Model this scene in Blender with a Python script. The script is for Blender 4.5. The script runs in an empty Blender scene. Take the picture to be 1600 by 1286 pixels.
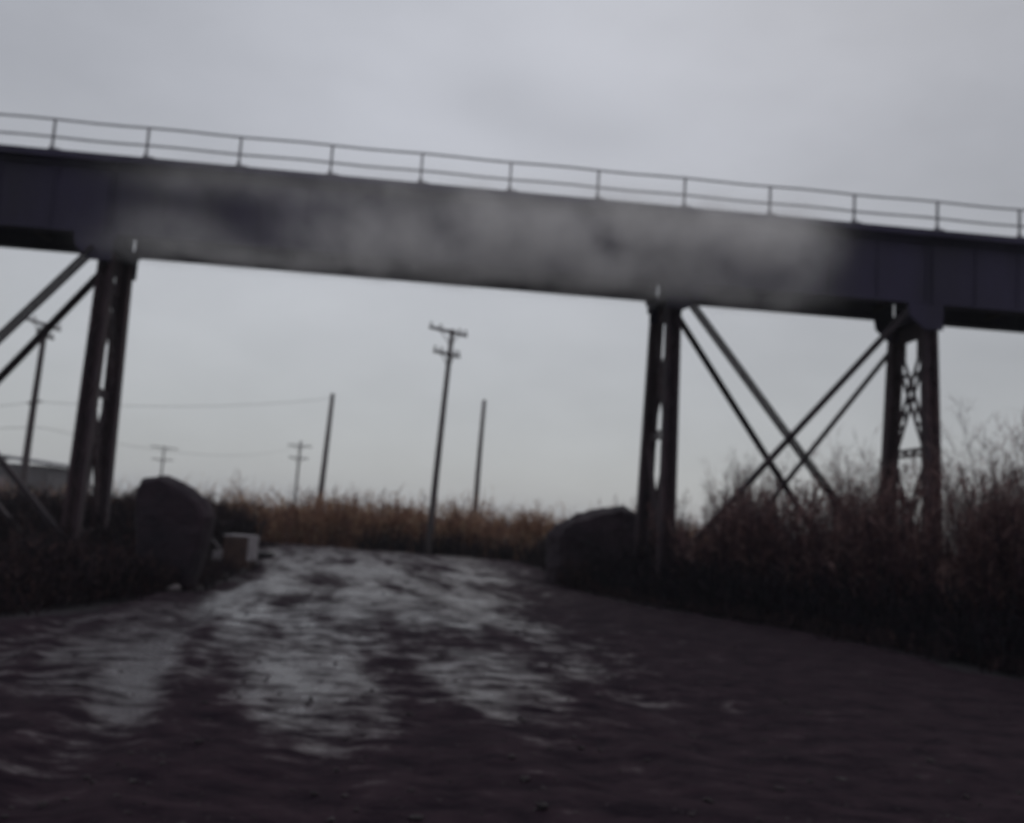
import bpy, bmesh, math, random
import numpy as np
from mathutils import Vector, Matrix
random.seed(7); rng = np.random.default_rng(7)
sc = bpy.context.scene
COL = sc.collection
# ------------------------------------------------------------------ camera
FP = 1500.0; EYE = 1.7
ROLL = math.radians(3.8); PITCH = math.radians(6.5)
FW = Vector((0, math.cos(PITCH), math.sin(PITCH)))
U0 = Vector((0, -math.sin(PITCH), math.cos(PITCH)))
RT = Vector((1, 0, 0))*math.cos(ROLL) + U0*math.sin(ROLL)
UP = Vector((-1, 0, 0))*math.sin(ROLL) + U0*math.cos(ROLL)
CAMP = Vector((0, 0, EYE))
cd = bpy.data.cameras.new('camera'); cam = bpy.data.objects.new('camera', cd); COL.objects.link(cam)
m = Matrix.Identity(3); m.col[0] = RT; m.col[1] = UP; m.col[2] = -FW
cam.matrix_world = Matrix.Translation(CAMP) @ m.to_4x4()
cd.sensor_width = 36; cd.lens = 36*FP/1600; cd.clip_end = 3000; cd.clip_start = .05
cd.dof.use_dof = True; cd.dof.focus_distance = 1.5; cd.dof.aperture_fstop = 3.5
sc.camera = cam
# ------------------------------------------------------------------ render / exposure
sc.view_settings.view_transform = 'Standard'; sc.view_settings.look = 'None'
sc.view_settings.exposure = 0; sc.view_settings.gamma = 1
sc.render.engine = 'CYCLES'
sc.cycles.max_bounces = 6; sc.cycles.diffuse_bounces = 3; sc.cycles.glossy_bounces = 3
sc.cycles.volume_bounces = 2; sc.cycles.use_denoising = True
sc.cycles.filter_width = 2.0

def ray(px, py): return FW + RT*((px-800)/FP) + UP*((643-py)/FP)
def at_depth(px, py, Y): d = ray(px, py); return CAMP + d*(Y/d.y)
def at_ground(px, py, z=0.0): d = ray(px, py); return CAMP + d*((z-EYE)/d.z)

# ------------------------------------------------------------------ sky and sun
SUN_EL, SUN_AZ = math.radians(42), math.radians(20)
w = bpy.data.worlds.new("World"); sc.world = w; w.use_nodes = True
nt = w.node_tree; nt.nodes.clear(); N = nt.nodes.new; L = nt.links.new
out = N('ShaderNodeOutputWorld'); bg = N('ShaderNodeBackground'); L(bg.outputs[0], out.inputs[0]); bg.inputs[1].default_value = .1
sky = N('ShaderNodeTexSky'); sky.sky_type = 'NISHITA'; sky.sun_disc = False
sky.sun_elevation = SUN_EL; sky.sun_rotation = SUN_AZ
geo = N('ShaderNodeTexCoord')
def wmath(op, a, b=None, c=None):
    n = N('ShaderNodeMath'); n.operation = op
    for i, v in enumerate((a, b, c)):
        if v is None: continue
        if isinstance(v, (int, float)): n.inputs[i].default_value = v
        else: L(v, n.inputs[i])
    return n.outputs[0]
def wblob(px, py, rx, ry):                   # a soft cloud patch in a sky direction
    d = ray(px, py).normalized()
    s = N('ShaderNodeVectorMath'); s.operation = 'SUBTRACT'; L(geo.outputs['Generated'], s.inputs[0]); s.inputs[1].default_value = d
    k = N('ShaderNodeVectorMath'); k.operation = 'MULTIPLY'; L(s.outputs[0], k.inputs[0]); k.inputs[1].default_value = (FP/rx, FP/rx, FP/ry)
    q = N('ShaderNodeVectorMath'); q.operation = 'DOT_PRODUCT'; L(k.outputs[0], q.inputs[0]); L(k.outputs[0], q.inputs[1])
    return wmath('EXPONENT', wmath('MULTIPLY', q.outputs['Value'], -1))
nz = N('ShaderNodeTexNoise'); nz.inputs['Scale'].default_value = 1.7; nz.inputs['Detail'].default_value = 4; nz.inputs['Roughness'].default_value = .45
mp = N('ShaderNodeMapping'); mp.inputs['Scale'].default_value = (1, 1, 2.2); L(geo.outputs['Generated'], mp.inputs[0]); L(mp.outputs[0], nz.inputs[0])
nz2 = N('ShaderNodeTexNoise'); nz2.inputs['Scale'].default_value = 9; nz2.inputs['Detail'].default_value = 5; L(mp.outputs[0], nz2.inputs[0])
b = wmath('MULTIPLY_ADD', nz.outputs[0], 1.5, 3.55); b = wmath('MULTIPLY_ADD', nz2.outputs[0], .8, wmath('SUBTRACT', b, .4))
b = wmath('MULTIPLY_ADD', wblob(850, 90, 520, 260), 1.1, b)
b = wmath('MULTIPLY_ADD', wblob(330, 480, 380, 150), .55, b)
dk = wmath('ADD', wmath('MULTIPLY', wblob(775, 152, 95, 48), .6), wmath('MULTIPLY', wblob(915, 212, 120, 40), .5))
dk = wmath('MULTIPLY', dk, nz2.outputs[0])
b = wmath('SUBTRACT', b, wmath('MULTIPLY', dk, 2.3))
b = wmath('SUBTRACT', b, wmath('MULTIPLY', wblob(0, 0, 420, 300), .5))
b = wmath('SUBTRACT', b, wmath('MULTIPLY', wblob(1640, 300, 360, 600), .9))
sx = N('ShaderNodeSeparateXYZ'); L(geo.outputs['Generated'], sx.inputs[0])
mr = N('ShaderNodeMapRange'); L(sx.outputs[2], mr.inputs[0]); mr.inputs[1].default_value = .05; mr.inputs[2].default_value = .38
tint = N('ShaderNodeMix'); tint.data_type = 'RGBA'; L(mr.outputs[0], tint.inputs[0])
tint.inputs[6].default_value = (.955, .985, 1.01, 1); tint.inputs[7].default_value = (.94, .965, 1.05, 1)
sc1 = N('ShaderNodeVectorMath'); sc1.operation = 'SCALE'; L(tint.outputs[2], sc1.inputs[0]); L(wmath('MULTIPLY', b, 1.06), sc1.inputs[3])
mx = N('ShaderNodeMix'); mx.data_type = 'RGBA'; mx.inputs[0].default_value = .95; L(sky.outputs[0], mx.inputs[6]); L(sc1.outputs[0], mx.inputs[7])
L(mx.outputs[2], bg.inputs[0])
sl = bpy.data.lights.new('sun', 'SUN'); so = bpy.data.objects.new('sun', sl); COL.objects.link(so)
sl.energy = .5; sl.angle = math.radians(35); sl.color = (1, .96, .92)
sd = Vector((math.sin(SUN_AZ)*math.cos(SUN_EL), math.cos(SUN_AZ)*math.cos(SUN_EL), math.sin(SUN_EL)))
so.rotation_euler = sd.to_track_quat('Z', 'Y').to_euler(); so.location = (0, 0, 60)

# ------------------------------------------------------------------ helpers
def tag(o, label=None, cat=None, group=None, kind=None):
    if label: o['label'] = label
    if cat: o['category'] = cat
    if group: o['group'] = group
    if kind: o['kind'] = kind
    return o
def empty(name, loc, label, cat, group=None):
    o = bpy.data.objects.new(name, None); COL.objects.link(o); o.location = loc; return tag(o, label, cat, group)
def link(name, me, mat, parent=None):
    o = bpy.data.objects.new(name, me); COL.objects.link(o)
    if mat: me.materials.append(mat)
    if parent:
        o.parent = parent
        o.matrix_parent_inverse = wm(parent).inverted()
    return o
def wm(o):
    M = Matrix.Translation(o.location) @ o.rotation_euler.to_matrix().to_4x4()
    if o.parent: M = wm(o.parent) @ o.matrix_parent_inverse @ M
    return M
class MB:
    def __init__(s): s.v = []; s.f = []
    def hexa(s, c):                       # 8 corners: bottom loop 0-3, top loop 4-7
        n = len(s.v); s.v += [tuple(p) for p in c]
        s.f += [tuple(n+i for i in q) for q in ((3, 2, 1, 0), (4, 5, 6, 7), (0, 1, 5, 4), (1, 2, 6, 5), (2, 3, 7, 6), (3, 0, 4, 7))]
    def box(s, o, ax, ay, az, x0, x1, y0, y1, z0, z1):
        P = lambda x, y, z: o + ax*x + ay*y + az*z
        s.hexa([P(x0, y0, z0), P(x1, y0, z0), P(x1, y1, z0), P(x0, y1, z0), P(x0, y0, z1), P(x1, y0, z1), P(x1, y1, z1), P(x0, y1, z1)])
    def bar(s, a, b, w, t, side):         # rectangular bar from a to b; w measured along side-ish
        d = (b-a).normalized(); n = side.cross(d).normalized(); q = d.cross(n).normalized()
        c = []
        for p in (a, b):
            c += [p - q*w/2 - n*t/2, p + q*w/2 - n*t/2, p + q*w/2 + n*t/2, p - q*w/2 + n*t/2]
        s.hexa(c)
    def tube(s, pts, rad, n=8, caps=True):
        base = len(s.v); k = len(pts)
        for i, p in enumerate(pts):
            d = (pts[min(i+1, k-1)] - pts[max(i-1, 0)]).normalized()
            a = d.cross(Vector((0.13, .97, .2))).normalized(); b_ = d.cross(a)
            r = rad[i] if isinstance(rad, (list, tuple)) else rad
            for j in range(n):
                t = 2*math.pi*j/n; s.v.append(tuple(p + (a*math.cos(t) + b_*math.sin(t))*r))
        for i in range(k-1):
            for j in range(n):
                s.f.append((base+i*n+j, base+i*n+(j+1) % n, base+(i+1)*n+(j+1) % n, base+(i+1)*n+j))
        if caps:
            s.f.append(tuple(base+j for j in range(n))); s.f.append(tuple(base+(k-1)*n+j for j in reversed(range(n))))
    def build(s, name, mat, parent=None, bevel=0, smooth=False):
        me = bpy.data.meshes.new(name); me.from_pydata(s.v, [], s.f)
        bm = bmesh.new(); bm.from_mesh(me); bmesh.ops.recalc_face_normals(bm, faces=bm.faces); bm.to_mesh(me); bm.free()
        if smooth: me.polygons.foreach_set('use_smooth', [True]*len(me.polygons))
        o = link(name, me, mat, parent)
        if bevel:
            bv = o.modifiers.new('bevel', 'BEVEL'); bv.width = bevel; bv.segments = 2; bv.limit_method = 'ANGLE'
        return o

def material(name, c1, c2, scale=2.0, rough=.8, rough2=None, c3=None, bump=.2, bscale=20, stretch=(1, 1, 1), spec=.4, metallic=0):
    mt = bpy.data.materials.new(name); mt.use_nodes = True; t = mt.node_tree; nd = t.nodes; ln = t.links.new
    bs = nd['Principled BSDF']; tc = nd.new('ShaderNodeTexCoord'); mpn = nd.new('ShaderNodeMapping'); mpn.inputs['Scale'].default_value = stretch
    ln(tc.outputs['Object'], mpn.inputs[0])
    n1 = nd.new('ShaderNodeTexNoise'); n1.inputs['Scale'].default_value = scale; n1.inputs['Detail'].default_value = 8; n1.inputs['Roughness'].default_value = .65
    ln(mpn.outputs[0], n1.inputs[0])
    r = nd.new('ShaderNodeValToRGB'); ln(n1.outputs[0], r.inputs[0])
    r.color_ramp.elements[0].position = .34; r.color_ramp.elements[0].color = (*c1, 1)
    r.color_ramp.elements[1].position = .62; r.color_ramp.elements[1].color = (*c2, 1)
    if c3: e = r.color_ramp.elements.new(.78); e.color = (*c3, 1)
    ln(r.outputs[0], bs.inputs['Base Color'])
    rr = nd.new('ShaderNodeMapRange'); ln(n1.outputs[0], rr.inputs[0]); rr.inputs[1].default_value = .3; rr.inputs[2].default_value = .7
    rr.inputs[3].default_value = rough; rr.inputs[4].default_value = rough if rough2 is None else rough2; ln(rr.outputs[0], bs.inputs['Roughness'])
    n2 = nd.new('ShaderNodeTexNoise'); n2.inputs['Scale'].default_value = bscale; n2.inputs['Detail'].default_value = 6; ln(tc.outputs['Object'], n2.inputs[0])
    bp = nd.new('ShaderNodeBump'); bp.inputs['Strength'].default_value = bump; bp.inputs['Distance'].default_value = .05; ln(n2.outputs[0], bp.inputs['Height']); ln(bp.outputs[0], bs.inputs['Normal'])
    bs.inputs['Specular IOR Level'].default_value = spec; bs.inputs['Metallic'].default_value = metallic
    return mt
def tint_material(name, cols, rough=.85, spec=.2):          # colour differs from blade to blade
    mt = bpy.data.materials.new(name); mt.use_nodes = True; t = mt.node_tree; nd = t.nodes; ln = t.links.new
    bs = nd['Principled BSDF']; at = nd.new('ShaderNodeAttribute'); at.attribute_name = 'tint'
    r = nd.new('ShaderNodeValToRGB'); ln(at.outputs['Fac'], r.inputs[0])
    r.color_ramp.elements[0].color = (*cols[0], 1); r.color_ramp.elements[1].color = (*cols[-1], 1)
    for i, c in enumerate(cols[1:-1]): e = r.color_ramp.elements.new((i+1)/(len(cols)-1)); e.color = (*c, 1)
    ln(r.outputs[0], bs.inputs['Base Color']); bs.inputs['Roughness'].default_value = rough; bs.inputs['Specular IOR Level'].default_value = spec
    return mt

M_girder = material('girder_paint', (.010, .006, .022), (.034, .026, .066), .28, .65, .8, c3=(.055, .040, .075), bump=.12, bscale=6, stretch=(1, 1, .35))
M_steel = material('rusted_steel', (.018, .010, .018), (.052, .029, .036), 1.6, .8, .9, c3=(.11, .060, .055), bump=.3, bscale=25, stretch=(1, 1, .4))
M_brace = material('brace_steel', (.022, .016, .024), (.046, .030, .038), 1.2, .7, .85, bump=.2)
M_rail = material('rail_steel', (.17, .165, .18), (.27, .265, .28), 3, .6, .7, bump=.1)
M_conc = material('weathered_concrete', (.06, .05, .055), (.13, .115, .115), 2.5, .9, .8, bump=.5, bscale=12)
M_pole = material('creosoted_wood', (.055, .043, .048), (.12, .098, .10), 2, .85, .9, bump=.5, bscale=30, stretch=(6, 6, .5))
M_wire = material('wire', (.05, .05, .055), (.07, .07, .075), 5, .6)
M_glassy = material('insulator', (.10, .10, .10), (.16, .15, .15), 5, .3)
M_rock = material('dark_rock', (.009, .005, .011), (.032, .018, .027), 1.0, .9, .97, c3=(.05, .034, .038), bump=1.0, bscale=7)
M_rust = material('rusty_sheet', (.040, .022, .020), (.085, .048, .042), 5, .7, .85, bump=.3, bscale=20)
M_pale = material('pale_enamel', (.16, .14, .155), (.34, .31, .33), 6, .45, .7, bump=.1)
M_palerock = material('pale_stone', (.08, .065, .07), (.17, .145, .15), 9, .8, .9, bump=.6)
M_shedwall = material('shed_wall', (.10, .09, .095), (.16, .15, .155), 1.2, .8, .9, bump=.2, stretch=(1, 1, .3))
M_shedroof = material('shed_roof', (.12, .12, .13), (.19, .19, .205), .8, .6, .8)
M_dark = material('dark_opening', (.02, .018, .022), (.03, .027, .03), 2, .5)
M_ground = material('dark_soil', (.004, .003, .006), (.012, .007, .012), .8, .95, .8, bump=.8, bscale=6)
M_reed = tint_material('reed_stalks', [(.008, .004, .011), (.024, .011, .020), (.066, .031, .037), (.155, .085, .080), (.36, .245, .235)])
M_scrub = tint_material('rusty_scrub', [(.075, .034, .032), (.17, .075, .055), (.28, .14, .088), (.40, .25, .15), (.50, .37, .25)])
M_under = tint_material('dark_undergrowth', [(.003, .002, .006), (.006, .004, .010), (.012, .007, .013), (.024, .012, .018)])
M_low = tint_material('wet_low_scrub', [(.005, .003, .007), (.013, .007, .012), (.034, .018, .022), (.08, .045, .042)])

# ------------------------------------------------------------------ numpy noise
def vnoise(x, y, seed=0):
    r = np.random.default_rng(seed); T = r.random((256, 256))
    xi = np.floor(x).astype(int); yi = np.floor(y).astype(int); fx = x-xi; fy = y-yi
    fx = fx*fx*(3-2*fx); fy = fy*fy*(3-2*fy); g = lambda a, b_: T[a % 256, b_ % 256]
    return (g(xi, yi)*(1-fx)+g(xi+1, yi)*fx)*(1-fy) + (g(xi, yi+1)*(1-fx)+g(xi+1, yi+1)*fx)*fy
def fbm(x, y, o=4, seed=0, g=.5):
    s = 0; a = 1; t = 0
    for i in range(o): s = s + a*vnoise(x*2**i, y*2**i, seed+i); t += a; a *= g
    return s/t
def grid_mesh(name, X, Y, Z, mat, attrs=None, smooth=True):
    h, w_ = X.shape; co = np.stack([X, Y, Z], -1).reshape(-1, 3)
    idx = np.arange(h*w_).reshape(h, w_)
    F_ = np.stack([idx[:-1, :-1], idx[:-1, 1:], idx[1:, 1:], idx[1:, :-1]], -1).reshape(-1, 4)
    return np_mesh(name, co, F_, mat, attrs, smooth)
def np_mesh(name, co, F_, mat, attrs=None, smooth=False, parent=None):
    me = bpy.data.meshes.new(name); me.vertices.add(len(co)); me.vertices.foreach_set('co', co.astype(np.float32).ravel())
    k = F_.shape[1]; me.loops.add(F_.size); me.loops.foreach_set('vertex_index', F_.astype(np.int32).ravel())
    me.polygons.add(len(F_)); me.polygons.foreach_set('loop_start', np.arange(0, F_.size, k, dtype=np.int32))
    me.polygons.foreach_set('use_smooth', np.full(len(F_), smooth))
    me.update(calc_edges=True)
    for n_, a in (attrs or {}).items():
        at = me.attributes.new(n_, 'FLOAT', 'POINT'); at.data.foreach_set('value', a.astype(np.float32).ravel())
    return link(name, me, mat, parent)

# ------------------------------------------------------------------ ground
ax = np.concatenate([-np.geomspace(600, 40, 30), np.linspace(-38, 38, 90), np.geomspace(40, 600, 30)])
ay = np.concatenate([[-300, -100, -40, -15], np.linspace(-5, 75, 120), np.geomspace(78, 900, 30)])
GX, GY = np.meshgrid(ax, ay)
GZ = -.10 + (fbm(GX*.25+50, GY*.25+50, 3, 5)-.5)*.12
tag(grid_mesh('ground', GX, GY, GZ, M_ground), kind='structure')

# road edges along Y
ly = [0, 10, 14, 19, 24, 29, 34, 38, 42, 46, 60]; lx = [-9, -8, -7.0, -6.3, -7.0, -8.2, -10, -15, -24, -34, -60]
ry = [0, 10, 14, 17, 19, 22, 24, 26, 32, 38, 42, 46, 60]; rx = [13, 10, 7.9, 7.0, 6.2, 4.4, 3.3, 2.6, 2.3, 1.8, 1.2, -16, -50]
def left_edge(y): return np.interp(y, ly, lx)
def right_edge(y): return np.interp(y, ry, rx)
RX, RY = np.meshgrid(np.linspace(-30, 14, 500), np.concatenate([np.linspace(1.0, 14, 260), np.linspace(14.06, 50, 380)]))
wob = (fbm(RX*.8, RY*.8, 4, 21)-.5)*1.6
ins = np.minimum(np.minimum(RX-left_edge(RY), right_edge(RY)-RX) + wob, (44.5-RY-.10*(RX+4)) + wob)
mask = np.clip(ins/1.2, 0, 1); mask = mask*mask*(3-2*mask)
u = RX + .205*RY + (fbm(RX*.15, RY*.15, 2, 33)-.5)*1.3
Zr = (fbm(RX*.5, RY*.45, 4, 41)-.5)*.07 + (fbm(u*2.4, RY*.35, 4, 51)-.5)*.07 + (fbm(RX*1.7, RY*1.7, 5, 57, .6)-.5)*.085 + (fbm(RX*9, RY*9, 4, 61, .75)-.5)*.026
for c, wd, dp in ((-3.0, .22, .03), (-1.35, .22, .035), (.15, .25, .02)):
    q = (u-c)/wd; Zr = Zr - dp*np.exp(-q*q) + dp*.55*np.exp(-((np.abs(q)-1.9)/.6)**2)
wetzone = np.exp(-(np.abs(RX+2.2+.09*(RY-12))/np.interp(RY, [6, 10, 20, 40], [3.3, 4.1, 5.0, 6.0]))**2.6) * np.clip((RY-5.6)/3.6, 0, 1)
wn = fbm(u*1.5, RY*.22, 4, 83, .6)                                   # wheel tracks: long wet and dry bands
wetzone = wetzone*np.clip(-.05+1.9*wn, 0, 1.1)
for c, wd, am in ((-1.75, .28, .62), (-3.1, .32, .55), (-4.4, .3, .4), (.2, .22, .25)):
    wetzone = np.maximum(wetzone, am*np.exp(-((u-c)/wd)**2)*np.clip((RY-3.6)/3, 0, 1)*np.clip((30-RY)/10, 0, 1)*np.clip(2.2*fbm(RX*1.1, RY*.9, 3, 87)-.35, 0, 1))
wetzone = np.clip(wetzone, 0, 1)
level = -.050 + .074*wetzone - .06*(1-wetzone) + (fbm(RX*.3, RY*.5, 3, 71)-.5)*.06
wet = np.clip((level-Zr)/.13+.5, 0, 1)*mask
Zr = np.where(Zr < level, level + (Zr-level)*.30, Zr)
Zroad = np.where(mask > 0, -.16 + mask*.17 + Zr*mask, -.3)
road = grid_mesh('road', RX, RY, Zroad, None, {'wet': wet, 'zone': wetzone})
mt = bpy.data.materials.new('wet_mud'); mt.use_nodes = True; t = mt.node_tree; nd = t.nodes; ln = t.links.new; bs = nd['Principled BSDF']
tc = nd.new('ShaderNodeTexCoord'); aw = nd.new('ShaderNodeAttribute'); aw.attribute_name = 'wet'
az = nd.new('ShaderNodeAttribute'); az.attribute_name = 'zone'
n1 = nd.new('ShaderNodeTexNoise'); n1.inputs['Scale'].default_value = 3.2; n1.inputs['Detail'].default_value = 9; n1.inputs['Roughness'].default_value = .7
mpn = nd.new('ShaderNodeMapping'); mpn.inputs['Scale'].default_value = (.6, 1.0, 1); mpn.inputs['Rotation'].default_value = (0, 0, .12); ln(tc.outputs['Object'], mpn.inputs[0]); ln(mpn.outputs[0], n1.inputs[0])
rc = nd.new('ShaderNodeValToRGB'); ln(n1.outputs[0], rc.inputs[0]); rc.color_ramp.elements[0].position = .35; rc.color_ramp.elements[1].position = .68
rc.color_ramp.elements[0].color = (.009, .005, .010, 1); rc.color_ramp.elements[1].color = (.042, .026, .034, 1)
ln(rc.outputs[0], bs.inputs['Base Color'])
mm = nd.new('ShaderNodeMath'); mm.operation = 'MULTIPLY_ADD'; ln(n1.outputs[0], mm.inputs[0]); mm.inputs[1].default_value = 3.8; mm.inputs[2].default_value = -1.95
ad = nd.new('ShaderNodeMath'); ad.operation = 'ADD'; ln(aw.outputs['Fac'], ad.inputs[0]); 
gz_ = nd.new('ShaderNodeMath'); gz_.operation = 'MULTIPLY_ADD'; ln(az.outputs['Fac'], gz_.inputs[0]); gz_.inputs[1].default_value = .50; gz_.inputs[2].default_value = -.44
gs_ = nd.new('ShaderNodeMath'); gs_.operation = 'ADD'; ln(gz_.outputs[0], gs_.inputs[0]); ln(mm.outputs[0], gs_.inputs[1]); ln(gs_.outputs[0], ad.inputs[1]); ad.use_clamp = True
rr = nd.new('ShaderNodeMapRange'); ln(ad.outputs[0], rr.inputs[0]); rr.inputs[1].default_value = .0; rr.inputs[2].default_value = 1.0; rr.inputs[3].default_value = .92; rr.inputs[4].default_value = .24
ln(rr.outputs[0], bs.inputs['Roughness'])
n2 = nd.new('ShaderNodeTexNoise'); n2.inputs['Scale'].default_value = 9; n2.inputs['Detail'].default_value = 8; n2.inputs['Roughness'].default_value = .7; ln(tc.outputs['Object'], n2.inputs[0])
rb = nd.new('ShaderNodeMapRange'); ln(ad.outputs[0], rb.inputs[0]); rb.inputs[1].default_value = .1; rb.inputs[2].default_value = .7; rb.inputs[3].default_value = .8; rb.inputs[4].default_value = .30
bp = nd.new('ShaderNodeBump'); bp.inputs['Distance'].default_value = .04; ln(rb.outputs[0], bp.inputs['Strength']); ln(n2.outputs[0], bp.inputs['Height']); ln(bp.outputs[0], bs.inputs['Normal'])
sp = nd.new('ShaderNodeMapRange'); ln(ad.outputs[0], sp.inputs[0]); sp.inputs[1].default_value = .0; sp.inputs[2].default_value = 1.0; sp.inputs[3].default_value = .05; sp.inputs[4].default_value = .65; ln(sp.outputs[0], bs.inputs['Specular IOR Level'])
road.data.materials.append(mt); tag(road, kind='structure')

# ------------------------------------------------------------------ the trestle bridge
A = math.radians(4.2); D = Vector((math.cos(A), math.sin(A), 0)); T = Vector((-math.sin(A), math.cos(A), 0)); Zv = Vector((0, 0, 1))
BO = Vector((0, 24.4, 0))
def W(s, t_, z): return BO + D*s + T*t_ + Zv*z
def on_plane(px, py, t_=0):
    d = ray(px, py); k = ((BO + T*t_ - CAMP).dot(T))/d.dot(T); P = CAMP + d*k
    return (P-BO).dot(D), P.z
TOP, BOT = 10.14, 8.17
S = [-17.45, -10.49, 4.05, 11.0]; SEND = (-34, 34)
bridge = empty('railway_trestle', (0, 24.4, 0), 'dark steel plate girder trestle bridge with thin handrail crossing over the muddy road', 'bridge')
def span(s0, s1, t_):
    g = MB(); o = W(0, t_, 0)
    g.box(o, D, T, Zv, s0, s1, -.015, .015, BOT+.04, TOP-.16)               # web
    g.box(o, D, T, Zv, s0, s1, -.19, .19, BOT, BOT+.04); g.box(o, D, T, Zv, s0, s1, -.16, .16, BOT+.041, BOT+.07)
    g.box(o, D, T, Zv, s0, s1, -.19, .19, TOP-.16, TOP-.12); g.box(o, D, T, Zv, s0, s1, -.13, -.016, TOP-.26, TOP-.161)
    n = max(2, int((s1-s0)/1.15))
    for i in range(n+1):
        s = s0 + .06 + (s1-s0-.12)*i/n
        for sg in (-1, 1):
            g.box(o, D, T, Zv, s-.012, s+.012, sg*.016 if sg > 0 else -.06, .06 if sg > 0 else -.016, BOT+.07, TOP-.261)
            g.box(o, D, T, Zv, s+.012, s+.09, sg*.016 if sg > 0 else -.03, .03 if sg > 0 else -.016, BOT+.07, TOP-.261)
    return g.build('girder', M_girder, bridge)
sl_x = on_plane(1032, 460, 2)[0]
for t_ in (0, 2.0):
    g0 = .03 if t_ == 0 else .04
    for a_, b_ in ((SEND[0], S[0]-g0), (S[0]+g0, S[1]-g0), (S[1]+g0, S[2]-g0), (S[2]+g0, S[3]-g0), (S[3]+g0, SEND[1])): span(a_, b_, t_)
cf = MB()                                                                     # cross frames between the girders
s = SEND[0]+1.5
while s < SEND[1]:
    cf = MB(); cf.bar(W(s, .14, BOT+.25), W(s, 1.86, BOT+.25), .1, .1, Zv); cf.bar(W(s, .14, BOT+.4), W(s, 1.86, TOP-.4), .09, .05, D)
    cf.bar(W(s+.07, .14, TOP-.4), W(s+.07, 1.86, BOT+.4), .09, .05, D); s += 3.3
    cf.build('cross_frame', M_brace, bridge)
dk_ = MB()
dk_.box(W(0, 0, 0), D, T, Zv, SEND[0], SEND[1], -.30, 2.3, TOP-.119, TOP-.02)
dk_.box(W(0, 0, 0), D, T, Zv, SEND[0], SEND[1], -.36, -.301, TOP-.16, TOP+.02)
dk_.build('deck', M_girder, bridge)
rl = MB()
for z in (.34, .80): rl.tube([W(s, -.33, TOP+z) + Zv*.012*math.sin(s*1.9) for s in np.linspace(SEND[0], SEND[1], 90)], .027, 6)
rail = rl.build('handrail', M_rail, bridge, smooth=True)
for k in range(-11, 12):
    s = -.47 + 2.30*k
    p = MB(); p.bar(W(s, -.33, TOP+.021), W(s, -.33, TOP+.79), .055, .05, D); p.bar(W(s+.02, -.33, TOP+.021), W(s+.20, -.33, TOP+.021+.01), .05, .05, T)
    p.hexa([W(s-.09, -.36, TOP+.021), W(s+.09, -.36, TOP+.021), W(s+.09, -.27, TOP+.021), W(s-.09, -.27, TOP+.021), W(s-.04, -.355, TOP+.12), W(s+.04, -.355, TOP+.12), W(s+.04, -.30, TOP+.12), W(s-.04, -.30, TOP+.12)])
    p.build('rail_post', M_rail, rail)
def ladder(g, a, b, wd, side):
    d = (b-a); n = side.cross(d.normalized()).normalized(); Lh = d.length; k = max(3, int(Lh/.40))
    for sg in (-1, 1): g.bar(a+n*wd/2*sg, b+n*wd/2*sg, .075, .06, n)
    for i in range(k):
        sg = 1 if i % 2 else -1
        p = a + d*(i+.1)/k + n*wd/2*sg; q = a + d*(i+.9)/k - n*wd/2*sg
        g.bar(p, q, .10, .02, n)
BP = [(.18, 1.50, .38, .30), (.18, 1.50, .38, .30), (-.02, 1.85, .5, .60), (0, 1.78, .55, .5)]   # top offsets and batter of near and far leg
cur = BP[0]
def leg_t(z, near): f = 1 - z/8.0; return cur[0]-cur[2]*f if near else cur[1] + cur[3]*f
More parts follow.
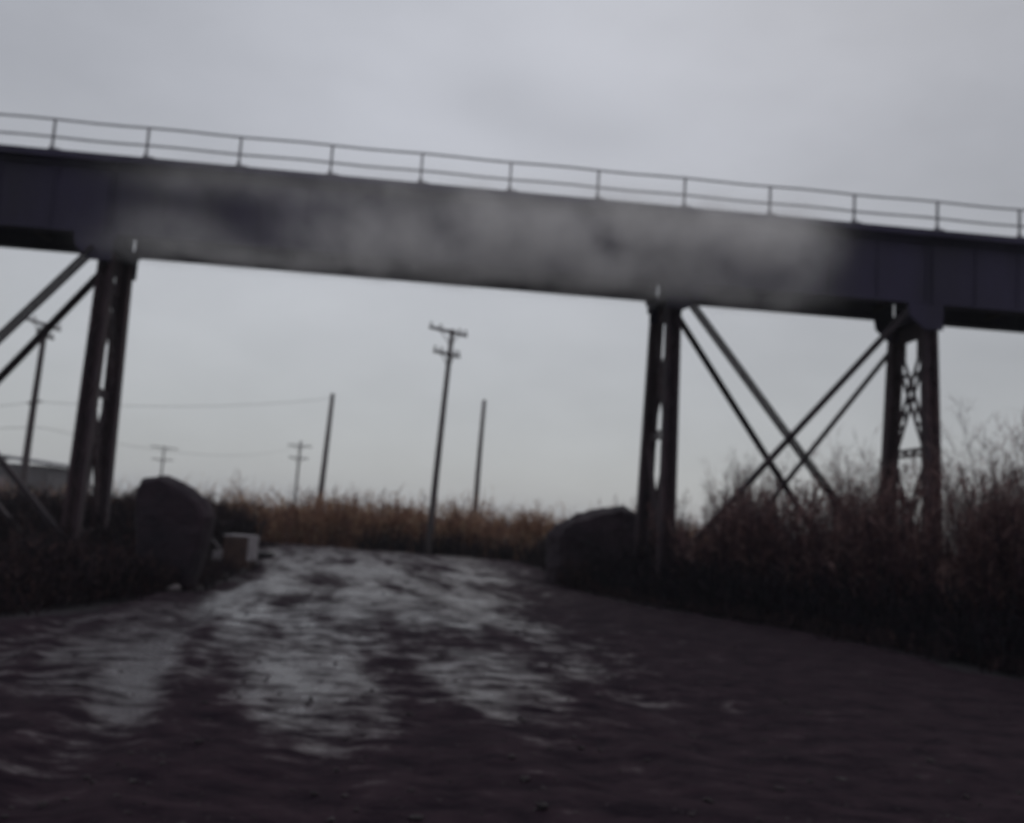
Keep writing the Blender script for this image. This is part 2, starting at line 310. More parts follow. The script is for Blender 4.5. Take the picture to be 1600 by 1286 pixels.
for i, s in enumerate(S):
    cap = MB(); cur = BP[i]
    cap.box(W(s, 0, 0), D, T, Zv, -.24, .24, -.30, cur[1]+.26, 7.80, 8.02)                  # cap beam
    for t_ in (0, min(2.0, cur[1]+.08)):
        for ds in (-.2, .2): cap.box(W(s, t_, 0), D, T, Zv, ds-.10, ds+.10, -.17, .17, 8.021, 8.169)
    sg = -1 if i in (1, 3) else 1
    for t_ in (-.31, 1.70):                                                       # gusset plates towards the braced bay
        o = W(s, t_, 0); pr = [(-.25*sg, 8.13), (.72*sg, 8.13), (.66*sg, 7.78), (.27*sg, 7.45), (-.25*sg, 7.45)]
        n = len(cap.v)
        for tt in (0, .02):
            for x, z in pr: cap.v.append(tuple(o + D*x + T*(tt - (0 if t_ < 0 else 0)) + Zv*z))
        m5 = len(pr); cap.f.append(tuple(n+j for j in range(m5))); cap.f.append(tuple(n+m5+j for j in reversed(range(m5))))
        for j in range(m5): cap.f.append((n+j, n+(j+1) % m5, n+m5+(j+1) % m5, n+m5+j))
    bent = cap.build('bent', M_girder, bridge)
    for near in (True, False):
        lg = MB(); z0, z1 = .35, 7.799
        hw0, hw1 = .20, .175
        def C8(x0a, x1a, y0, y1, x0b=None, x1b=None):
            x0b = x0a*hw1/hw0 if x0b is None else x0b; x1b = x1a*hw1/hw0 if x1b is None else x1b
            tb, tt = leg_t(z0, near), leg_t(z1, near)
            lg.hexa([W(s+x0a, tb+y0, z0), W(s+x1a, tb+y0, z0), W(s+x1a, tb+y1, z0), W(s+x0a, tb+y1, z0), W(s+x0b, tt+y0, z1), W(s+x1b, tt+y0, z1), W(s+x1b, tt+y1, z1), W(s+x0b, tt+y1, z1)])
        C8(-.20, -.175, -.16, .16); C8(.175, .20, -.16, .16)                          # two side channels
        C8(-.174, -.09, -.16, -.145); C8(.09, .174, -.16, -.145); C8(-.174, -.09, .145, .16); C8(.09, .174, .145, .16)
        C8(-.1745, .1745, -.012, .012)
        for yy in (-.172, .172):                                                   # lacing over the open faces
            k = 17
            for j in range(k):
                za = z0+.1+(z1-z0-.2)*j/k; zb = z0+.1+(z1-z0-.2)*(j+1)/k; xx = .13*(1 if j % 2 else -1)
                lg.bar(W(s+xx, leg_t(za, near)+yy, za), W(s-xx, leg_t(zb, near)+yy, zb), .07, .014, T)
        lg.build('leg', M_steel, bent)
        ft = MB(); tb = leg_t(.35, near); o = W(s, tb, 0)
        ft.hexa([o+D*x*1.0+T*y+Zv*z for z, e in ((-.3, .55), (.349, .38)) for x, y in ((-e, -e), (e, -e), (e, e), (-e, e))])
        ft.build('footing', M_conc, bent, bevel=.03)
    kp = MB()
    for (ta, tb_) in ((leg_t(7.6, True)+.17, leg_t(7.6, False)-.17),):
        kp.box(W(s, 0, 0), D, T, Zv, -.02, .02, ta, tb_, 7.35, 7.795)
        for e0, e1 in ((ta, ta+.42), (tb_-.42, tb_)): kp.box(W(s, 0, 0), D, T, Zv, -.018, .018, e0, e1, 6.85, 7.349)
    kp.build('portal_plate', M_steel, bent)
    zs = 4.25
    st_pts = [(zs, zs), (.6, .6)]
    for za in (zs, .7):
        st = MB()
        ladder(st, W(s, leg_t(za, True)+.19, za), W(s, leg_t(za, False)-.19, za), .16, D)
        st.build('strut', M_steel, bent)
    for (za, zb) in ((7.3, 4.45), (4.05, .9)):
        for up, off in ((True, .05), (False, -.05)):
            lb = MB(); p = W(s+off, leg_t(za if up else zb, True)+.18, za if up else zb); q = W(s+off, leg_t(zb if up else za, False)-.18, zb if up else za)
            ladder(lb, p, q, .30 if zb > 4 else .24, D); lb.build('lattice_brace', M_steel, bent)
def brace(p1, p2, t0, slim, smin, smax, w1):
    (s1, z1), (s2, z2) = on_plane(*p1, t0), on_plane(*p2, t0)
    k = (z2-z1)/(s2-s1); f = lambda s: z1 + k*(s-s1)
    ends = []
    for s in (smin, smax):
        z = f(s)
        if z < .12: s = s1 + (.12-z1)/k; z = .12
        if z > 7.95: s = s1 + (7.95-z1)/k; z = 7.95
        ends.append((s, z))
    g = MB(); P, Q = [W(s, t0, z) for s, z in ends]; g.bar(P, Q, w1, .02, T)
    d = (Q-P).normalized(); n = T.cross(d).normalized()
    g.bar(P+n*(w1/2-.011)+T*.07, Q+n*(w1/2-.011)+T*.07, .02, .12, n.cross(d))
    return g.build('diagonal_brace', M_brace, bridge)
brace((1090, 481), (1237, 682), -.36, 0, S[2]+.2, S[3]-.1, .21)
brace((1377, 525), (1240, 673), -.40, 0, S[2]+.1, S[3]-.2, .21)
brace((1068, 503), (1226, 753), 2.06, 0, S[2]-.02, S[3]-.1, .17)
brace((1391, 546), (1250, 722), 2.02, 0, S[2]+.1, S[3]+.05, .17)
brace((125, 403), (0, 521), -.36, 0, S[0]+.1, S[1]-.2, .22)
brace((0, 712), (100, 836), -.40, 0, S[0]+.2, S[1]-.1, .20)
brace((150, 430), (0, 585), 1.70, 0, S[0]+.1, S[1]-.05, .19)
brace((0, 790), (40, 838), 1.95, 0, S[0]+.2, S[1]-.1, .16)

# ------------------------------------------------------------------ utility poles
def pole(px, ptop, Y, r0, r1, lean, arms, label, group='wooden utility poles beyond the bridge', kind='utility_pole', braces=True):
    top = at_depth(px, ptop, Y); base = Vector((top.x - lean*top.z, Y, -.12))
    root = empty(kind, base, label, 'utility pole', group)
    g = MB(); n = 7; k = Vector((random.uniform(-.05, .05), 0, 0))
    g.tube([base.lerp(top, i/(n-1)) + k*math.sin(math.pi*i/(n-1)) for i in range(n)], [r0+(r1-r0)*i/(n-1) for i in range(n)], 10)
    g.build('pole_shaft', M_pole, root, smooth=True)
    d = (top-base).normalized()
    for (down, hl, hr, ang, tilt) in arms:
        c = top - d*down + Vector((0, -r1-.05, 0)); v = Vector((math.cos(ang), math.sin(ang), tilt)).normalized()
        g = MB(); g.bar(c - v*hl, c + v*hr, .13, .11, Zv); arm = g.build('crossarm', M_pole, root, bevel=.01)
        for f in (-hl+.08, -hl*.5, hr*.5, hr-.08):
            q = c + v*f + Zv*.065; i_ = MB(); i_.tube([q, q+Zv*.07, q+Zv*.09, q+Zv*.15, q+Zv*.19], [.02, .02, .055, .06, .02], 8); i_.build('insulator', M_glassy, arm, smooth=True)
        if braces:
            g = MB()
            for f in (-hl*.5, hr*.5): g.bar(c + v*f - Zv*.06 - Vector((0, .08, 0)), c - d*.6 - Vector((0, .02, 0)), .04, .012, v)
            g.build('arm_brace', M_pole, root)
    return root, top, d
pole(707, 515, 42, .165, .10, .035, ((.15, 1.05, .72, .35, -.10), (1.15, .75, .5, .35, -.10)), 'tallest wooden utility pole with two stacked crossarms rising from the scrub at the middle')
pr_, ptop_, pd_ = pole(72, 505, 44, .18, .12, .02, ((.10, .85, .75, .5, -.22), (.55, .3, .55, .9, -.25)), 'dark utility pole with tilted crossarms seen between the diagonal braces at the far left')
pole(520, 615, 60, .22, .13, .035, (), 'bare leaning wooden pole without crossarms, left of the tallest pole')
pole(757, 625, 60, .19, .12, .01, (), 'slim bare wooden pole without crossarms, right of the tallest pole')
pole(470, 689, 110, .16, .12, .01, ((.6, 1.35, 1.35, .2, 0), (2.0, 1.1, 1.1, .2, 0)), 'faint distant utility pole with short crossarms beside the bare leaning pole')
pole(257, 697, 140, .16, .12, .0, ((.25, 1.9, 2.0, .2, -.04), (2.0, 1.5, 1.5, .2, 0)), 'faint distant utility pole with wide double crossarms above the tall dark boulder')
def wire(pts, r, label):
    g = MB(); c = [at_depth(*p) for p in pts]; P = []
    for i in range(len(c)-1):
        for k in range(12): f = k/12; P.append(c[i].lerp(c[i+1], f) - Zv*(c[i+1]-c[i]).length*.018*4*f*(1-f))
    P.append(c[-1]); g.tube(P, r, 5); o = g.build('overhead_wire', M_wire, None, smooth=True)
    tag(o, label, 'wire', 'thin overhead wires behind the left pier'); return o
wire([(-400, 655, 40), (56, 628, 43.8), (520, 622, 60)], .011, 'thin upper overhead wire running behind the left bridge pier')
wire([(-400, 648, 40), (66, 668, 43.8), (470, 697, 110)], .012, 'thin lower overhead wire running behind the left bridge pier')
g = MB(); q = at_depth(56, 628, 43.8); g.tube([q+Vector((-.35, 0, -.08)), q+Vector((-.05, 0, 0)), q+Vector((.25, .1, .06))], [.05, .07, .03], 8); g.build('side_bracket', M_pole, pr_, smooth=True)

# ------------------------------------------------------------------ shed far left
shp = at_ground(75, 779, 0); sr = empty('shed', (-34, 66, -.1), 'low grey shed with shallow roof behind the scrub at the far left', 'shed')
def shed():
    o = Vector((-34, 66, -.1)); X = Vector((1, 0, 0)); Yv = Vector((0, 1, 0))
    topz = at_depth(75, 728, 66).z
    xr = at_depth(76, 728, 66).x; xl = xr - 11; ridge = topz + .55
    g = MB(); z0 = Vector((0, 66, 0))
    g.box(z0, X, Yv, Zv, xl, xr, 0, 7, -.1, topz); g.build('wall', M_shedwall, sr)
    g = MB(); e = .35; xm = xl + 5.5
    for (xa, za, xb, zb) in ((xl-e, topz+.02, xm, ridge+.02), (xm, ridge+.02, xr+e, topz+.02)):
        g.hexa([z0+X*xa+Yv*(-e)+Zv*za, z0+X*xb+Yv*(-e)+Zv*zb, z0+X*xb+Yv*(7+e)+Zv*zb, z0+X*xa+Yv*(7+e)+Zv*za] + [z0+X*xa+Yv*(-e)+Zv*(za+.14), z0+X*xb+Yv*(-e)+Zv*(zb+.14), z0+X*xb+Yv*(7+e)+Zv*(zb+.14), z0+X*xa+Yv*(7+e)+Zv*(za+.14)])
    g.build('roof', M_shedroof, sr)
    g = MB(); g.box(z0, X, Yv, Zv, xr-4.2, xr-2.9, -.04, -.003, topz-1.9, topz-.9); g.build('window', M_pale, sr)
    g = MB(); g.box(z0, X, Yv, Zv, xr-2.0, xr-.9, -.05, -.003, -.1, 2.0); g.build('door', M_dark, sr)
shed()

# ------------------------------------------------------------------ boulders
def rock(name, outline, Y0, depth, mat, amp, sub=4, seed=1, lean=.0):
    P = [at_depth(px, py, Y0) for px, py in outline]
    c = sum(P, Vector())/len(P); bm = bmesh.new()
    for p in P:
        for f, dy in ((.86, 0), (1, depth*.28), (1, depth*.62), (.80, depth)):
            bm.verts.new(Vector((c.x+(p.x-c.x)*f, Y0+dy, max(-.25, c.z+(p.z-c.z)*f if f != .86 else c.z+(p.z-c.z)*.90))))
    hull = bmesh.ops.convex_hull(bm, input=bm.verts)
    bmesh.ops.delete(bm, geom=[v for v in bm.verts if not v.link_faces], context='VERTS')
    me = bpy.data.meshes.new(name); bm.to_mesh(me); bm.free()
    o = link(name, me, mat)
    rm = o.modifiers.new('remesh', 'REMESH'); rm.mode = 'VOXEL'; rm.voxel_size = .035 if sub > 3 else .02; rm.use_smooth_shade = True
    sm = o.modifiers.new('smooth', 'SMOOTH'); sm.factor = .6; sm.iterations = 2
    for k, (sz, st_) in enumerate(((.7, amp), (.22, amp*.45), (.07, amp*.16))):
        tx = bpy.data.textures.new(name, 'CLOUDS'); tx.noise_scale = sz; tx.noise_depth = 2
        dm = o.modifiers.new('disp', 'DISPLACE'); dm.texture = tx; dm.strength = st_; dm.mid_level = .5; dm.texture_coords = 'LOCAL'
    return o
b1 = rock('boulder', [(206, 860), (203, 768), (214, 747), (244, 739), (276, 755), (312, 782), (324, 808), (314, 850), (302, 884), (290, 924), (222, 935)], 18.6, 1.0, M_rock, .09)
tag(b1, 'tall dark boulder with a sloping top beside the left bridge pier', 'boulder')
b2 = rock('boulder', [(857, 915), (860, 836), (872, 822), (905, 807), (945, 796), (978, 793), (1004, 802), (1035, 830), (1050, 880), (1040, 930)], 27.7, 2.6, M_rock, .26)
tag(b2, 'broad low dark boulder in front of the reeds left of the middle bridge pier', 'boulder')
def small_rock(px, py, r, mat, name, label, cat, group=None, sq=(1.2, .9, .7)):
    p = at_ground(px, py, .02); bm = bmesh.new(); bmesh.ops.create_icosphere(bm, subdivisions=3, radius=r)
    rr_ = random.Random(px)
    dirs = [Vector((rr_.uniform(-1, 1), rr_.uniform(-1, 1), rr_.uniform(-1, 1))).normalized() for _ in range(9)]
    for v in bm.verts:
        for d in dirs:
            e = v.co.dot(d) - r*.72
            if e > 0: v.co -= d*e
        v.co = Vector((v.co.x*sq[0], v.co.y*sq[1], v.co.z*sq[2]))
    me = bpy.data.meshes.new(name); bm.to_mesh(me); bm.free(); o = link(name, me, mat); o.location = p + Zv*r*sq[2]*.55; o.rotation_euler = (0, 0, rr_.uniform(0, 3))
    return tag(o, label, cat, group)
small_rock(272, 924, .13, M_palerock, 'stone', 'small pale stone at the foot of the tall dark boulder', 'stone')
small_rock(1458, 1006, .07, M_pale, 'litter_scrap', 'tiny pale litter scrap under the reeds, the upper left of two', 'litter', 'pale litter at the road edge')
small_rock(1468, 1014, .09, M_pale, 'litter_scrap', 'tiny pale litter scrap under the reeds, the lower right of two', 'litter', 'pale litter at the road edge')
small_rock(1046, 944, .06, M_palerock, 'stone', 'tiny pale pebble at the road edge below the middle bridge pier', 'stone')

# ------------------------------------------------------------------ dumped cabinet and boards
cp = at_ground(366, 886, 0); ca = math.radians(-8)
cab = empty('dumped_cabinet', (cp.x, cp.y, 0), 'dumped rusty brown cabinet with a white side standing at the left road edge', 'cabinet')
cx, cy = Vector((math.cos(ca), math.sin(ca), 0)), Vector((-math.sin(ca), math.cos(ca), 0)); o = Vector((cp.x, cp.y, -.02))
g = MB(); g.box(o, cx, cy, Zv, -.36, .33, 0, .62, 0, .82); g.build('carcass', M_rust, cab, bevel=.01)
g = MB(); g.box(o, cx, cy, Zv, -.38, .36, -.03, .64, .821, .865); g.build('top_panel', M_pale, cab, bevel=.008)
g = MB(); g.box(o, cx, cy, Zv, .331, .36, -.03, .64, .2, .82); g.build('side_panel', M_pale, cab, bevel=.005)
g = MB(); g.box(o, cx, cy, Zv, -.33, .30, -.025, -.002, .06, .78); dr = g.build('door', M_rust, cab, bevel=.006)
g = MB(); g.box(o, cx, cy, Zv, .20, .23, -.06, -.026, .4, .55); g.build('handle', M_dark, dr)
def board(a, b_, wd, th, label):
    g = MB(); g.bar(a, b_, wd, th, Vector((.2, -1, .3)).normalized()); o_ = g.build('board', M_pale, None, bevel=.006); return tag(o_, label, 'board', 'pale boards dumped beside the cabinet')
ga = at_depth(326, 836, 27.6); gb = at_depth(352, 866, 26.9)
board(ga, gb, .16, .03, 'pale board leaning at a slant between boulder and cabinet')
board(at_depth(332, 868, 26.6), at_depth(362, 869, 26.6), .10, .30, 'pale board lying flat in front of the dumped cabinet')
g = MB(); tp = at_ground(412, 872, 0)
g.tube([tp + Vector((math.cos(a_)*.24, math.sin(a_)*.24, .12)) for a_ in np.linspace(0, 2*math.pi, 25)], .10, 10, caps=False)  # dark ring lying on the ground beside the cabinet
tag(g.build('ring', M_dark, None, smooth=True), 'small dark tyre lying right of the dumped cabinet', 'ring')

# ------------------------------------------------------------------ vegetation (numpy blades)
class Blades:
    def __init__(s): s.co = []; s.f = []; s.t = []; s.n = 0
    def add(s, base, d, ln_, wd, bend, tint):
        n = len(base); d = d/np.linalg.norm(d, axis=1, keepdims=True)
        r_ = rng.normal(size=(n, 3)); side = np.cross(d, r_); side /= np.linalg.norm(side, axis=1, keepdims=True)
        p1 = base + d*(ln_*.5)[:, None] + bend*.25*ln_[:, None]; p2 = base + d*ln_[:, None] + bend*ln_[:, None]
        hw = side*(wd*.5)[:, None]
        co = np.stack([base-hw, base+hw, p1-hw*.85, p1+hw*.85, p2-hw*.12, p2+hw*.12], 1).reshape(-1, 3)
        i = s.n + np.arange(n)*6
        f = np.concatenate([np.stack([i, i+1, i+3, i+2], 1), np.stack([i+2, i+3, i+5, i+4], 1)])
        s.co.append(co); s.f.append(f); s.t.append(np.repeat(tint, 6)); s.n += n*6
        return p1, p2
    def build(s, name, mat, parent=None):
        return np_mesh(name, np.concatenate(s.co), np.concatenate(s.f), mat, {'tint': np.concatenate(s.t)}, parent=parent)
def rnd(n, a, b_): return rng.uniform(a, b_, n)
def jit(n, s_): return rng.normal(0, s_, (n, 3))
def reeds(B, base, H, leaf=5, plume=12, stem_w=.016, leanx=0.0):
    n = len(base); tn = np.clip(rng.beta(2, 2.2, n), 0, 1)
    d = np.stack([rng.normal(leanx, .09, n), rng.normal(0, .09, n), np.ones(n)], 1); bend = np.stack([rng.normal(leanx*.6, .06, n), rng.normal(0, .05, n), np.zeros(n)], 1)
    for _ in range(2): B.add(base, d, H, np.full(n, stem_w), bend, tn*.7)
    dn = d/np.linalg.norm(d, axis=1, keepdims=True)
    for k in range(leaf):
        f = rnd(n, .25, .92); p = base + dn*(H*f)[:, None] + bend*(f**2*H)[:, None]; a_ = rnd(n, 0, 6.283)
        ld = np.stack([np.cos(a_)*.55, np.sin(a_)*.55, rnd(n, .5, 1.1)], 1)
        B.add(p, ld, rnd(n, .22, .5), rnd(n, .012, .024), np.stack([np.cos(a_)*.2, np.sin(a_)*.2, rnd(n, -.7, -.2)], 1), np.clip(tn+rng.normal(0, .15, n), 0, 1))
    hp = rng.random(n) < .6; q = hp.sum(); top = (base + dn*H[:, None] + bend*H[:, None])[hp]; dd = dn[hp]
    for k in range(plume):
        p = top - dd*rnd(q, 0, .28)[:, None]; B.add(p, dd*.9 + jit(q, .33) + np.array([.25, 0, 0]), rnd(q, .10, .22), rnd(q, .012, .02), jit(q, .12) - np.array([0, 0, .12]), np.clip(tn[hp]*.5+.42+rng.normal(0, .1, q), 0, 1))
def scrub(B, c, H, R_, nst, tw, wd, t0=0, t1=1, spread=.5):      # c: clump centres
    n = len(c)
    for k in range(nst):
        a_ = rnd(n, 0, 6.283); r_ = R_*np.sqrt(rnd(n, 0, 1)); b0 = c + np.stack([np.cos(a_)*r_*.35, np.sin(a_)*r_*.35, np.zeros(n)], 1)
        d = np.stack([np.cos(a_)*spread*rnd(n, .2, 1), np.sin(a_)*spread*rnd(n, .2, 1), np.ones(n)], 1); ln_ = H*rnd(n, .55, 1.05)
        tt = np.clip(rnd(n, t0, t1), 0, 1); bend = jit(n, .07); B.add(b0, d, ln_, np.full(n, wd*1.2), bend, tt*.6)
        dn = d/np.linalg.norm(d, axis=1, keepdims=True)
        for j in range(tw):
            f = rnd(n, .2, 1); p = b0 + dn*(ln_*f)[:, None] + bend*(ln_*f*f)[:, None]
            B.add(p, dn*.8 + jit(n, .5), ln_*rnd(n, .10, .24), rnd(n, wd*.7, wd*1.6), jit(n, .15), np.clip(tt+rng.normal(0, .18, n), 0, 1))
def place(n, y0, y1, x0f, x1f, pw=1.0):
    y = rnd(n, y0, y1); f = rnd(n, 0, 1)**pw; x = x0f(y) + (x1f(y)-x0f(y))*f
    return np.stack([x, y, np.full(n, -.1)], 1)
# reeds along the right edge
B = Blades()
c = place(5200, 12.0, 25.0, lambda y: right_edge(y)+.9, lambda y: right_edge(y)+9, 1.5)
hn = fbm(c[:, 0]*.5, c[:, 1]*.5, 3, 77); keep = hn > .34; c = c[keep]; hn = hn[keep]
hs = np.interp(c[:, 1], [12, 16, 20, 25], [3.3, 3.0, 2.75, 2.3])
gap = 1 - .62*np.exp(-((c[:, 0]-.468*c[:, 1])/.38)**2) - .45*np.exp(-((c[:, 0]-.205*c[:, 1])/.35)**2)
reeds(B, c, hs*(.62+.75*hn)*rnd(len(c), .72, 1.12)*gap, leanx=-.04)
c = place(2600, 25, 42, lambda y: right_edge(y)+3.2, lambda y: right_edge(y)+26, 1.0); c = c[~((c[:, 0] < 5.0) & (c[:, 1] < 31))]
gap = 1 - .5*np.exp(-((c[:, 0]-.468*c[:, 1])/.7)**2) - .45*np.exp(-((c[:, 0]-.205*c[:, 1])/.6)**2)
reeds(B, c, rnd(len(c), 2.0, 3.5)*gap, leaf=4, plume=8, stem_w=.03)
tag(B.build('reeds', M_reed), kind='stuff')
B = Blades()
c = place(5200, 11.5, 27.5, lambda y: right_edge(y)+.15, lambda y: right_edge(y)+7, 1.3)
c = c[~((c[:, 0] < 4.2) & (c[:, 1] > 27))]
scrub(B, c, rnd(len(c), .5, 1.7)*np.clip((c[:, 0]-right_edge(c[:, 1]))*.6+.35, .35, 1), .35, 5, 5, .028, 0, 1, .7)
c = place(700, 20.5, 28, lambda y: right_edge(y)+.1, lambda y: right_edge(y)+2.6, 1.0); c = c[~((c[:, 0] < 4.4) & (c[:, 1] > 27))]
scrub(B, c, rnd(len(c), .5, 1.35), .35, 6, 6, .026, 0, 1, .7)
tag(B.build('undergrowth', M_under), kind='stuff')
# rusty scrub closing off the far end of the road
B = Blades()
n = 2600; x = rnd(n, -34, 16); y = 44.5 - .10*(x+4) + rng.exponential(4.5, n) + .3
sel = (x > -11.5) | (y > 48 + (-11-x)*.5); x = x[sel]; y = y[sel]
c = np.stack([x, y, np.full(len(x), -.1)], 1); hn = np.clip(fbm(x*.55, y*.55, 4, 91)*1.8-.4, 0, 1)
scrub(B, c, .75 + 2.1*hn*rnd(len(x), .7, 1.15) + .02*(y-44), .6, 6, 7, .034, .05, 1, .55)
tag(B.build('rusty_scrub', M_scrub), kind='stuff')
B = Blades()
n = 1300; y = rnd(n, 27, 44); x = right_edge(y) + .5 + rng.exponential(1.8, n); c = np.stack([x, y, np.full(n, -.1)], 1); c = c[~((c[:, 0] > 1.0) & (c[:, 0] < 5.2) & (c[:, 1] < 30.6))]
scrub(B, c, rnd(len(c), .6, 1.5), .45, 6, 6, .03, 0, .8, .6)
tag(B.build('brown_scrub', M_low), kind='stuff')
B = Blades()
y = rnd(1500, 11.5, 41); side = rng.random(1500) < .55; x = np.where(side, right_edge(y)+rng.normal(.05, .35, 1500), left_edge(np.minimum(y, 34))+rng.normal(-.05, .35, 1500))
c = np.stack([x, y, np.full(1500, -.03)], 1); c = c[(c[:, 0] > -10.5)]
scrub(B, c, rnd(len(c), .10, .42), .25, 7, 3, .016, 0, 1, .9)
for (xa, xb, ya, yb, nn_) in ((-7.4, -6.1, 17.4, 18.5, 110), (1.7, 4.6, 26.5, 27.6, 170), (-9.4, -7.3, 17.6, 20.5, 160), (4.0, 5.2, 27.5, 30, 120)):
    c = np.stack([rnd(nn_, xa, xb), rnd(nn_, ya, yb), np.full(nn_, -.03)], 1); scrub(B, c, rnd(nn_, .25, .8 if xa < 0 else 1.0), .3, 6, 5, .02, 0, 1, .6)
tag(B.build('edge_grass', M_low), kind='stuff')
# loose stones on the road
n = 3600; gy = 3.5 + rng.exponential(7, n); gx = rnd(n, -8, 9)*np.clip(gy/9, .5, 1.0); k_ = (gy < 30) & (gx > left_edge(gy)+.2) & (gx < right_edge(gy)-.2); gx, gy = gx[k_], gy[k_]; n = len(gx)
xs_ = RX[0]; ys_ = RY[:, 0]; gz = Zroad[np.clip(np.searchsorted(ys_, gy), 0, len(ys_)-1), np.clip(np.searchsorted(xs_, gx), 0, len(xs_)-1)]
bmx = bmesh.new(); bmesh.ops.create_icosphere(bmx, subdivisions=1, radius=1); sv = np.array([v.co[:] for v in bmx.verts]); sf = np.array([[v.index for v in f.verts] for f in bmx.faces]); bmx.free()
sz = np.minimum(rng.exponential(.007, n)+.004, .03); V_ = sv[None]*(1+rng.normal(0, .16, (n, len(sv), 1)))*np.stack([rnd(n, .8, 1.5), rnd(n, .8, 1.4), rnd(n, .45, .8)], 1)[:, None]*sz[:, None, None] + np.stack([gx, gy, gz+sz*.2], 1)[:, None]
st_o = np_mesh('gravel', V_.reshape(-1, 3), (sf[None]+np.arange(n)[:, None, None]*len(sv)).reshape(-1, 3), material('gravel_stone', (.010, .007, .009), (.035, .025, .030), 6, .8, .95)); tag(st_o, kind='stuff')
# left side: low wet scrub in front, taller dark scrub behind
B = Blades()
c = place(3000, 13.2, 21, lambda y: left_edge(y)-8, lambda y: left_edge(y)-.1, .75)
c = c[~((c[:, 0] > -7.9) & (c[:, 1] > 18.3))]
scrub(B, c, rnd(len(c), .3, .8)*np.clip((c[:, 1]-13)*.25+.45, .45, 1.15), .4, 6, 6, .024, 0, .9, .8)
tag(B.build('low_scrub', M_low), kind='stuff')
B = Blades()
n = 2300; y = rnd(n, 21.5, 40); x = left_edge(np.minimum(y, 32)) - .8 - rng.exponential(7, n); c = np.stack([x, y, np.full(n, -.1)], 1)
c = c[~((c[:, 0] > -9.6) & (c[:, 1] < 23.5))]
scrub(B, c, np.interp(c[:, 1], [21, 27, 40], [.8, 1.5, 1.95])*rnd(len(c), .6, 1.15), .6, 6, 6, .034, 0, .75, .6)
tag(B.build('dark_scrub', M_low), kind='stuff')

def shrub(px, py, Y, R_, label, mat=M_reed, nst=90, wd=.016):
    top = at_depth(px, py, Y); base = Vector((top.x, Y, -.1)); H = top.z+.1
    root = empty('bare_shrub', base, label, 'shrub', 'bare winter shrubs')
    St = Blades(); Tw = Blades(); n = nst
    a_ = rnd(n, 0, 6.283); sp_ = rnd(n, .05, 1)*R_/H
    b0 = np.tile(np.array(base), (n, 1)) + np.stack([np.cos(a_), np.sin(a_), np.zeros(n)], 1)*rnd(n, 0, .35)[:, None]
    d = np.stack([np.cos(a_)*sp_, np.sin(a_)*sp_, np.ones(n)], 1); ln_ = H*rnd(n, .55, 1.0); bend = jit(n, .05); tt = rnd(n, .1, .7)
    St.add(b0, d, ln_, np.full(n, wd*1.6), bend, tt); St.add(b0, d, ln_, np.full(n, wd*1.6), bend, tt)
    dn = d/np.linalg.norm(d, axis=1, keepdims=True)
    for j in range(16):
        f = rnd(n, .3, 1); p = b0 + dn*(ln_*f)[:, None] + bend*(ln_*f*f)[:, None]; td = dn + jit(n, .38); l2 = H*rnd(n, .06, .2)
        _, e = Tw.add(p, td, l2, np.full(n, wd*.7), jit(n, .08), np.clip(tt+.15, 0, 1))
        for _ in range(3): Tw.add(p + (e-p)*rnd(n, .3, 1)[:, None], td/np.linalg.norm(td, axis=1, keepdims=True) + jit(n, .5), l2*.45, np.full(n, wd*.8), jit(n, .1), np.clip(tt+rnd(n, .1, .5), 0, 1))
    St.build('branches', mat, root); Tw.build('twigs', mat, root)
    return root
shrub(1170, 722, 30, 1.5, 'bare shrub behind the diagonal braces, just right of the middle bridge pier')
shrub(1340, 702, 27.5, 1.7, 'bare shrub behind the diagonal braces, just left of the right bridge pier')
shrub(1520, 720, 20, 1.2, 'bare shrub just right of the right bridge pier', wd=.013)
shrub(1592, 668, 17, 1.3, 'tallest bare shrub rising above the reeds at the right edge', wd=.011)
shrub(640, 783, 48, 1.6, 'reddish bare shrub above the far scrub, left of the tallest pole', M_scrub, wd=.026)
shrub(840, 792, 46, 1.3, 'small pale brown shrub above the far scrub, just left of the broad low boulder', M_scrub, 70, .024)

# ------------------------------------------------------------------ mist volume added in place of wet smears on the window glass
g = MB(); g.box(BO, D, T, Zv, -11.0, 9.6, -3.2, -.55, 7.3, 10.6)
smear_mist = g.build('smear_mist', None); tag(smear_mist, kind='stuff')
mt = bpy.data.materials.new('smear_volume'); mt.use_nodes = True; t = mt.node_tree; nd = t.nodes; nd.clear(); ln = t.links.new
om = nd.new('ShaderNodeOutputMaterial'); pv = nd.new('ShaderNodeVolumePrincipled'); ln(pv.outputs[0], om.inputs['Volume'])
pv.inputs['Color'].default_value = (.97, .945, .93, 1); pv.inputs['Anisotropy'].default_value = .0
tc = nd.new('ShaderNodeTexCoord')
def M_(op, a, b_=None, c=None, clamp=False):
    n_ = nd.new('ShaderNodeMath'); n_.operation = op; n_.use_clamp = clamp
    for i, v in enumerate((a, b_, c)):
        if v is None: continue
        if isinstance(v, (int, float)): n_.inputs[i].default_value = v
        else: ln(v, n_.inputs[i])
    return n_.outputs[0]
nn = nd.new('ShaderNodeTexNoise'); nn.inputs['Scale'].default_value = .8; nn.inputs['Detail'].default_value = 3; nn.inputs['Roughness'].default_value = .55; ln(tc.outputs['Object'], nn.inputs[0])
acc = None
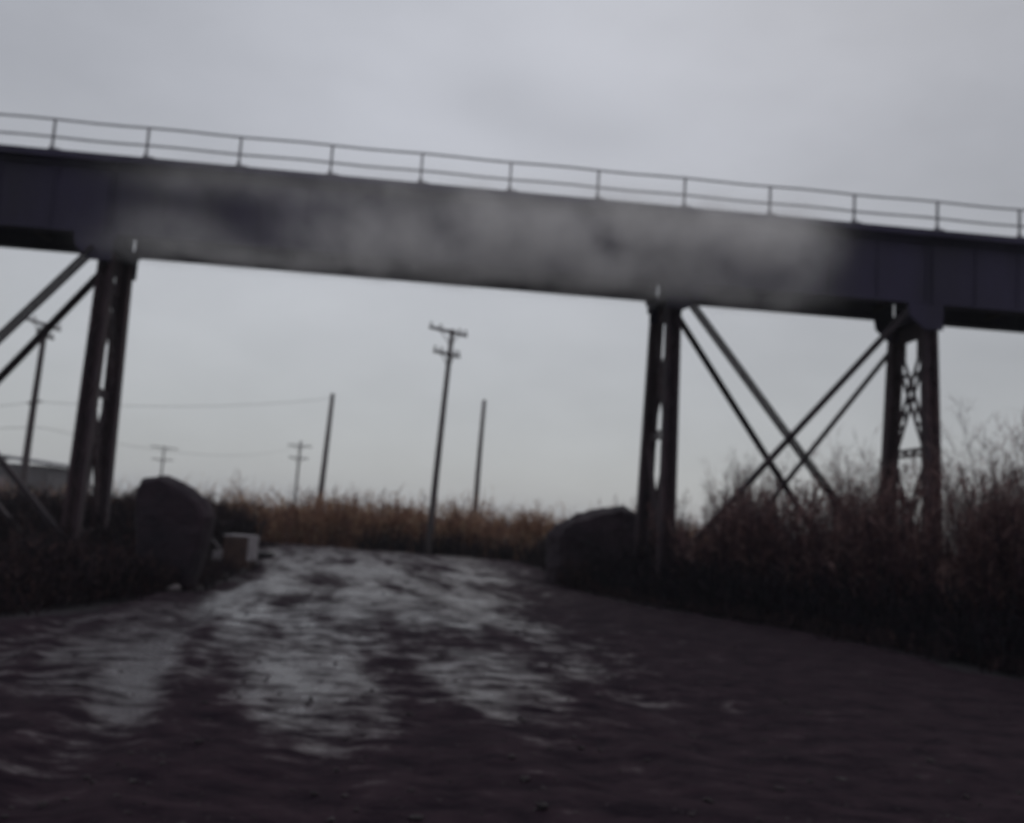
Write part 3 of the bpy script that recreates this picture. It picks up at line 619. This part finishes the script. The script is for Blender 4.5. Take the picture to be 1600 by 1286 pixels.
for (px, py, rx_, ry_, st_) in [(265, 385, 75, 42, .45), (330, 285, 110, 22, .22), (480, 300, 80, 20, .22), (555, 385, 90, 55, .75), (455, 415, 80, 22, .4), (680, 395, 110, 50, .5), (800, 375, 110, 62, .55), (740, 325, 90, 34, .35),
        (600, 300, 60, 20, .3), (340, 408, 110, 14, .3), (640, 436, 150, 15, .3), (870, 455, 110, 14, .25), (910, 380, 110, 60, .5), (965, 420, 80, 40, .5), (1005, 365, 90, 46, .45), (1090, 365, 90, 44, .45), (1190, 378, 75, 44, .8), (1255, 400, 42, 46, .4), (1110, 440, 110, 36, .35), (1190, 470, 80, 18, .35)]:
    s_, z_ = on_plane(px, py, -1.7); P = W(s_, -1.7, z_); k = 24.0/FP
    v = nd.new('ShaderNodeVectorMath'); v.operation = 'SUBTRACT'; ln(tc.outputs['Object'], v.inputs[0]); v.inputs[1].default_value = P
    q = nd.new('ShaderNodeVectorMath'); q.operation = 'MULTIPLY'; ln(v.outputs[0], q.inputs[0]); q.inputs[1].default_value = (1/(rx_*k), 1/.85, 1/(ry_*k))
    dt = nd.new('ShaderNodeVectorMath'); dt.operation = 'DOT_PRODUCT'; ln(q.outputs[0], dt.inputs[0]); ln(q.outputs[0], dt.inputs[1])
    e = M_('EXPONENT', M_('MULTIPLY', dt.outputs['Value'], -1)); acc = M_('MULTIPLY', e, st_) if acc is None else M_('MULTIPLY_ADD', e, st_, acc)
den = M_('MULTIPLY', acc, M_('MULTIPLY_ADD', nn.outputs[0], 2.3, -.65, True)); den = M_('MULTIPLY', den, 2.0)
ln(den, pv.inputs['Density']); smear_mist.data.materials.append(mt)
# thin even haze round everything
g = MB(); g.box(Vector((0, 0, 0)), Vector((1, 0, 0)), Vector((0, 1, 0)), Zv, -700, 700, -400, 1000, -2, 16)
hz = g.build('haze', None); tag(hz, kind='stuff')
mt = bpy.data.materials.new('haze_volume'); mt.use_nodes = True; t = mt.node_tree; t.nodes.clear()
om = t.nodes.new('ShaderNodeOutputMaterial'); pv = t.nodes.new('ShaderNodeVolumePrincipled'); t.links.new(pv.outputs[0], om.inputs['Volume'])
pv.inputs['Color'].default_value = (.9, .92, .96, 1); pv.inputs['Density'].default_value = .0006
hz.data.materials.append(mt)
